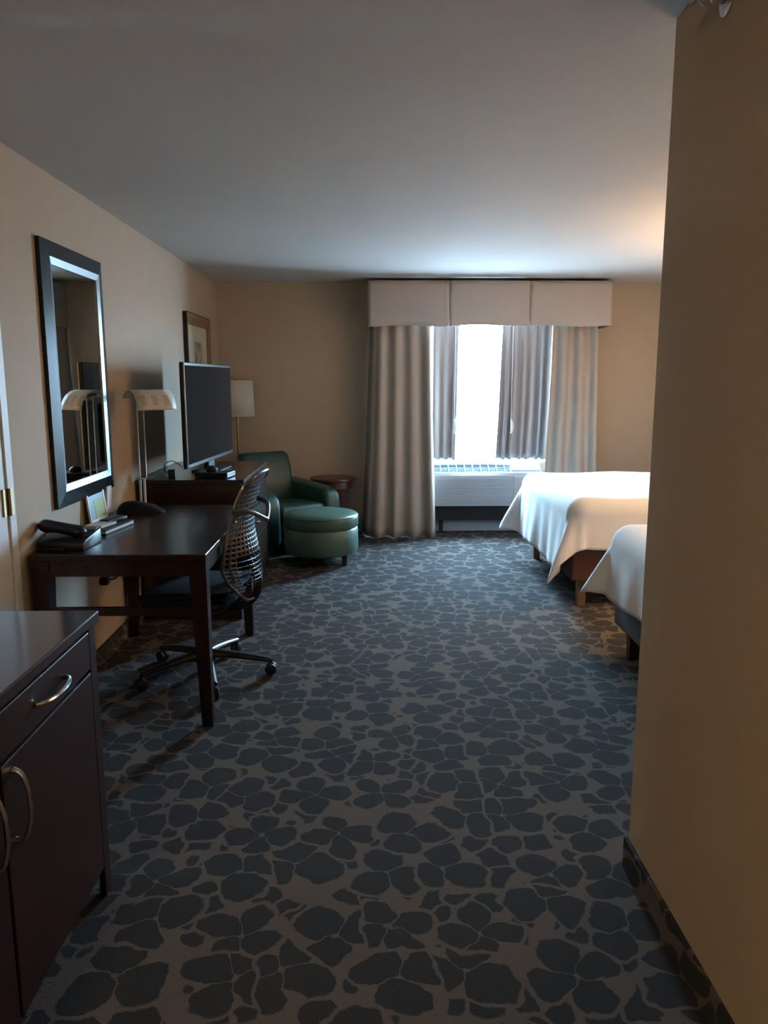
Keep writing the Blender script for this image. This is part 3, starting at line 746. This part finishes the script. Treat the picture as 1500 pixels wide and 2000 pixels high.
ot = thing('ottoman', 'round green leather ottoman in front of the armchair', 'ottoman', (-.378, 6.335, 0))
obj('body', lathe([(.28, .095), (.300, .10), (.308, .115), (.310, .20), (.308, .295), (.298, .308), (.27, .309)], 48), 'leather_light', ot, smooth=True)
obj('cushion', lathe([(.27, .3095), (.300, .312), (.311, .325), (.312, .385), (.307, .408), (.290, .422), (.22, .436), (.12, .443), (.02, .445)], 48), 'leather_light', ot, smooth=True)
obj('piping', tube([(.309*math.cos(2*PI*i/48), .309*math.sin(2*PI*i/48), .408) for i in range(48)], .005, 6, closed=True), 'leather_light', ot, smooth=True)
for i in range(4):
    an = PI/4+i*PI/2+.2
    obj('leg', taper(bm_new(), .235*math.cos(an)-.025, .235*math.cos(an)+.025, .235*math.sin(an)-.025, .235*math.sin(an)+.025, 0, .096, .7), 'wood_dark', ot)

rt_ = thing('side_table', 'round reddish brown wooden side table beside the armchair', 'table', (-.315, 7.405, 0))
obj('tabletop', lathe([(.205, .555), (.226, .560), (.230, .570), (.226, .582), (.20, .584)], 48), 'wood_table', rt_, smooth=True)
obj('apron', lathe([(.185, .49), (.19, .492), (.19, .554), (.185, .5545)], 40), 'wood_table', rt_, smooth=True)
for i in range(4):
    an = PI/4+i*PI/2
    obj('leg', taper(bm_new(), .155*math.cos(an)-.02, .155*math.cos(an)+.02, .155*math.sin(an)-.02, .155*math.sin(an)+.02, 0, .4895, .75), 'wood_table', rt_)
obj('shelf', lathe([(.12, .15), (.125, .155), (.125, .165), (.12, .17)], 32), 'wood_table', rt_, smooth=True)

fl_ = thing('floor_lamp', 'floor lamp with white drum shade behind the armchair', 'lamp', (-1.235, 7.465, 0))
obj('base', lathe([(.125, .0005), (.125, .014), (.10, .022), (.02, .03)], 32), 'brass', fl_, smooth=True)
obj('pole', lathe([(.011, .03), (.011, 1.30)], 14), 'brass', fl_, smooth=True)
sh = obj('lamp_shade', lathe([(.162, 1.172), (.155, 1.512)], 40, caps=False), 'shade', fl_, smooth='open'); solid(sh, .003)
obj('finial', lathe([(.006, 1.30), (.006, 1.49), (.012, 1.50), (.010, 1.52), (.002, 1.53)], 12), 'brass', fl_, smooth=True)
b = bm_new()
for i in range(3):
    an = i*2*PI/3; tube([(0, 0, 1.485), (.154*math.cos(an), .154*math.sin(an), 1.485)], .002, 6, b)
obj('shade_spider', b, 'brass', fl_)

# ------------------------------------------------------------------ sprinkler on the hall wall
sp = thing('fire_sprinkler', 'small chrome sidewall sprinkler head high on the hall wall', 'sprinkler', (XR, 1.87, 2.355))
def lx(prof, n=20):
    q = lathe(prof, n); q.transform(Matrix.Rotation(-PI/2, 4, 'Y')); return q
obj('escutcheon', lx([(.036, .0005), (.036, .004), (.022, .010), (.014, .011)]), 'chrome', sp, smooth=True)
obj('body', lx([(.011, .010), (.011, .035), (.007, .037)]), 'chrome', sp, smooth=True)
for sg in (-1, 1): obj('frame_arm', tube([(-.033, 0, sg*.010), (-.05, 0, sg*.014), (-.068, 0, sg*.004)], .0025, 6, smooth=4), 'chrome', sp, smooth=True)
obj('deflector', rbox(-.078, -.069, -.016, .016, -.010, .018, .001, 1), 'chrome', sp)
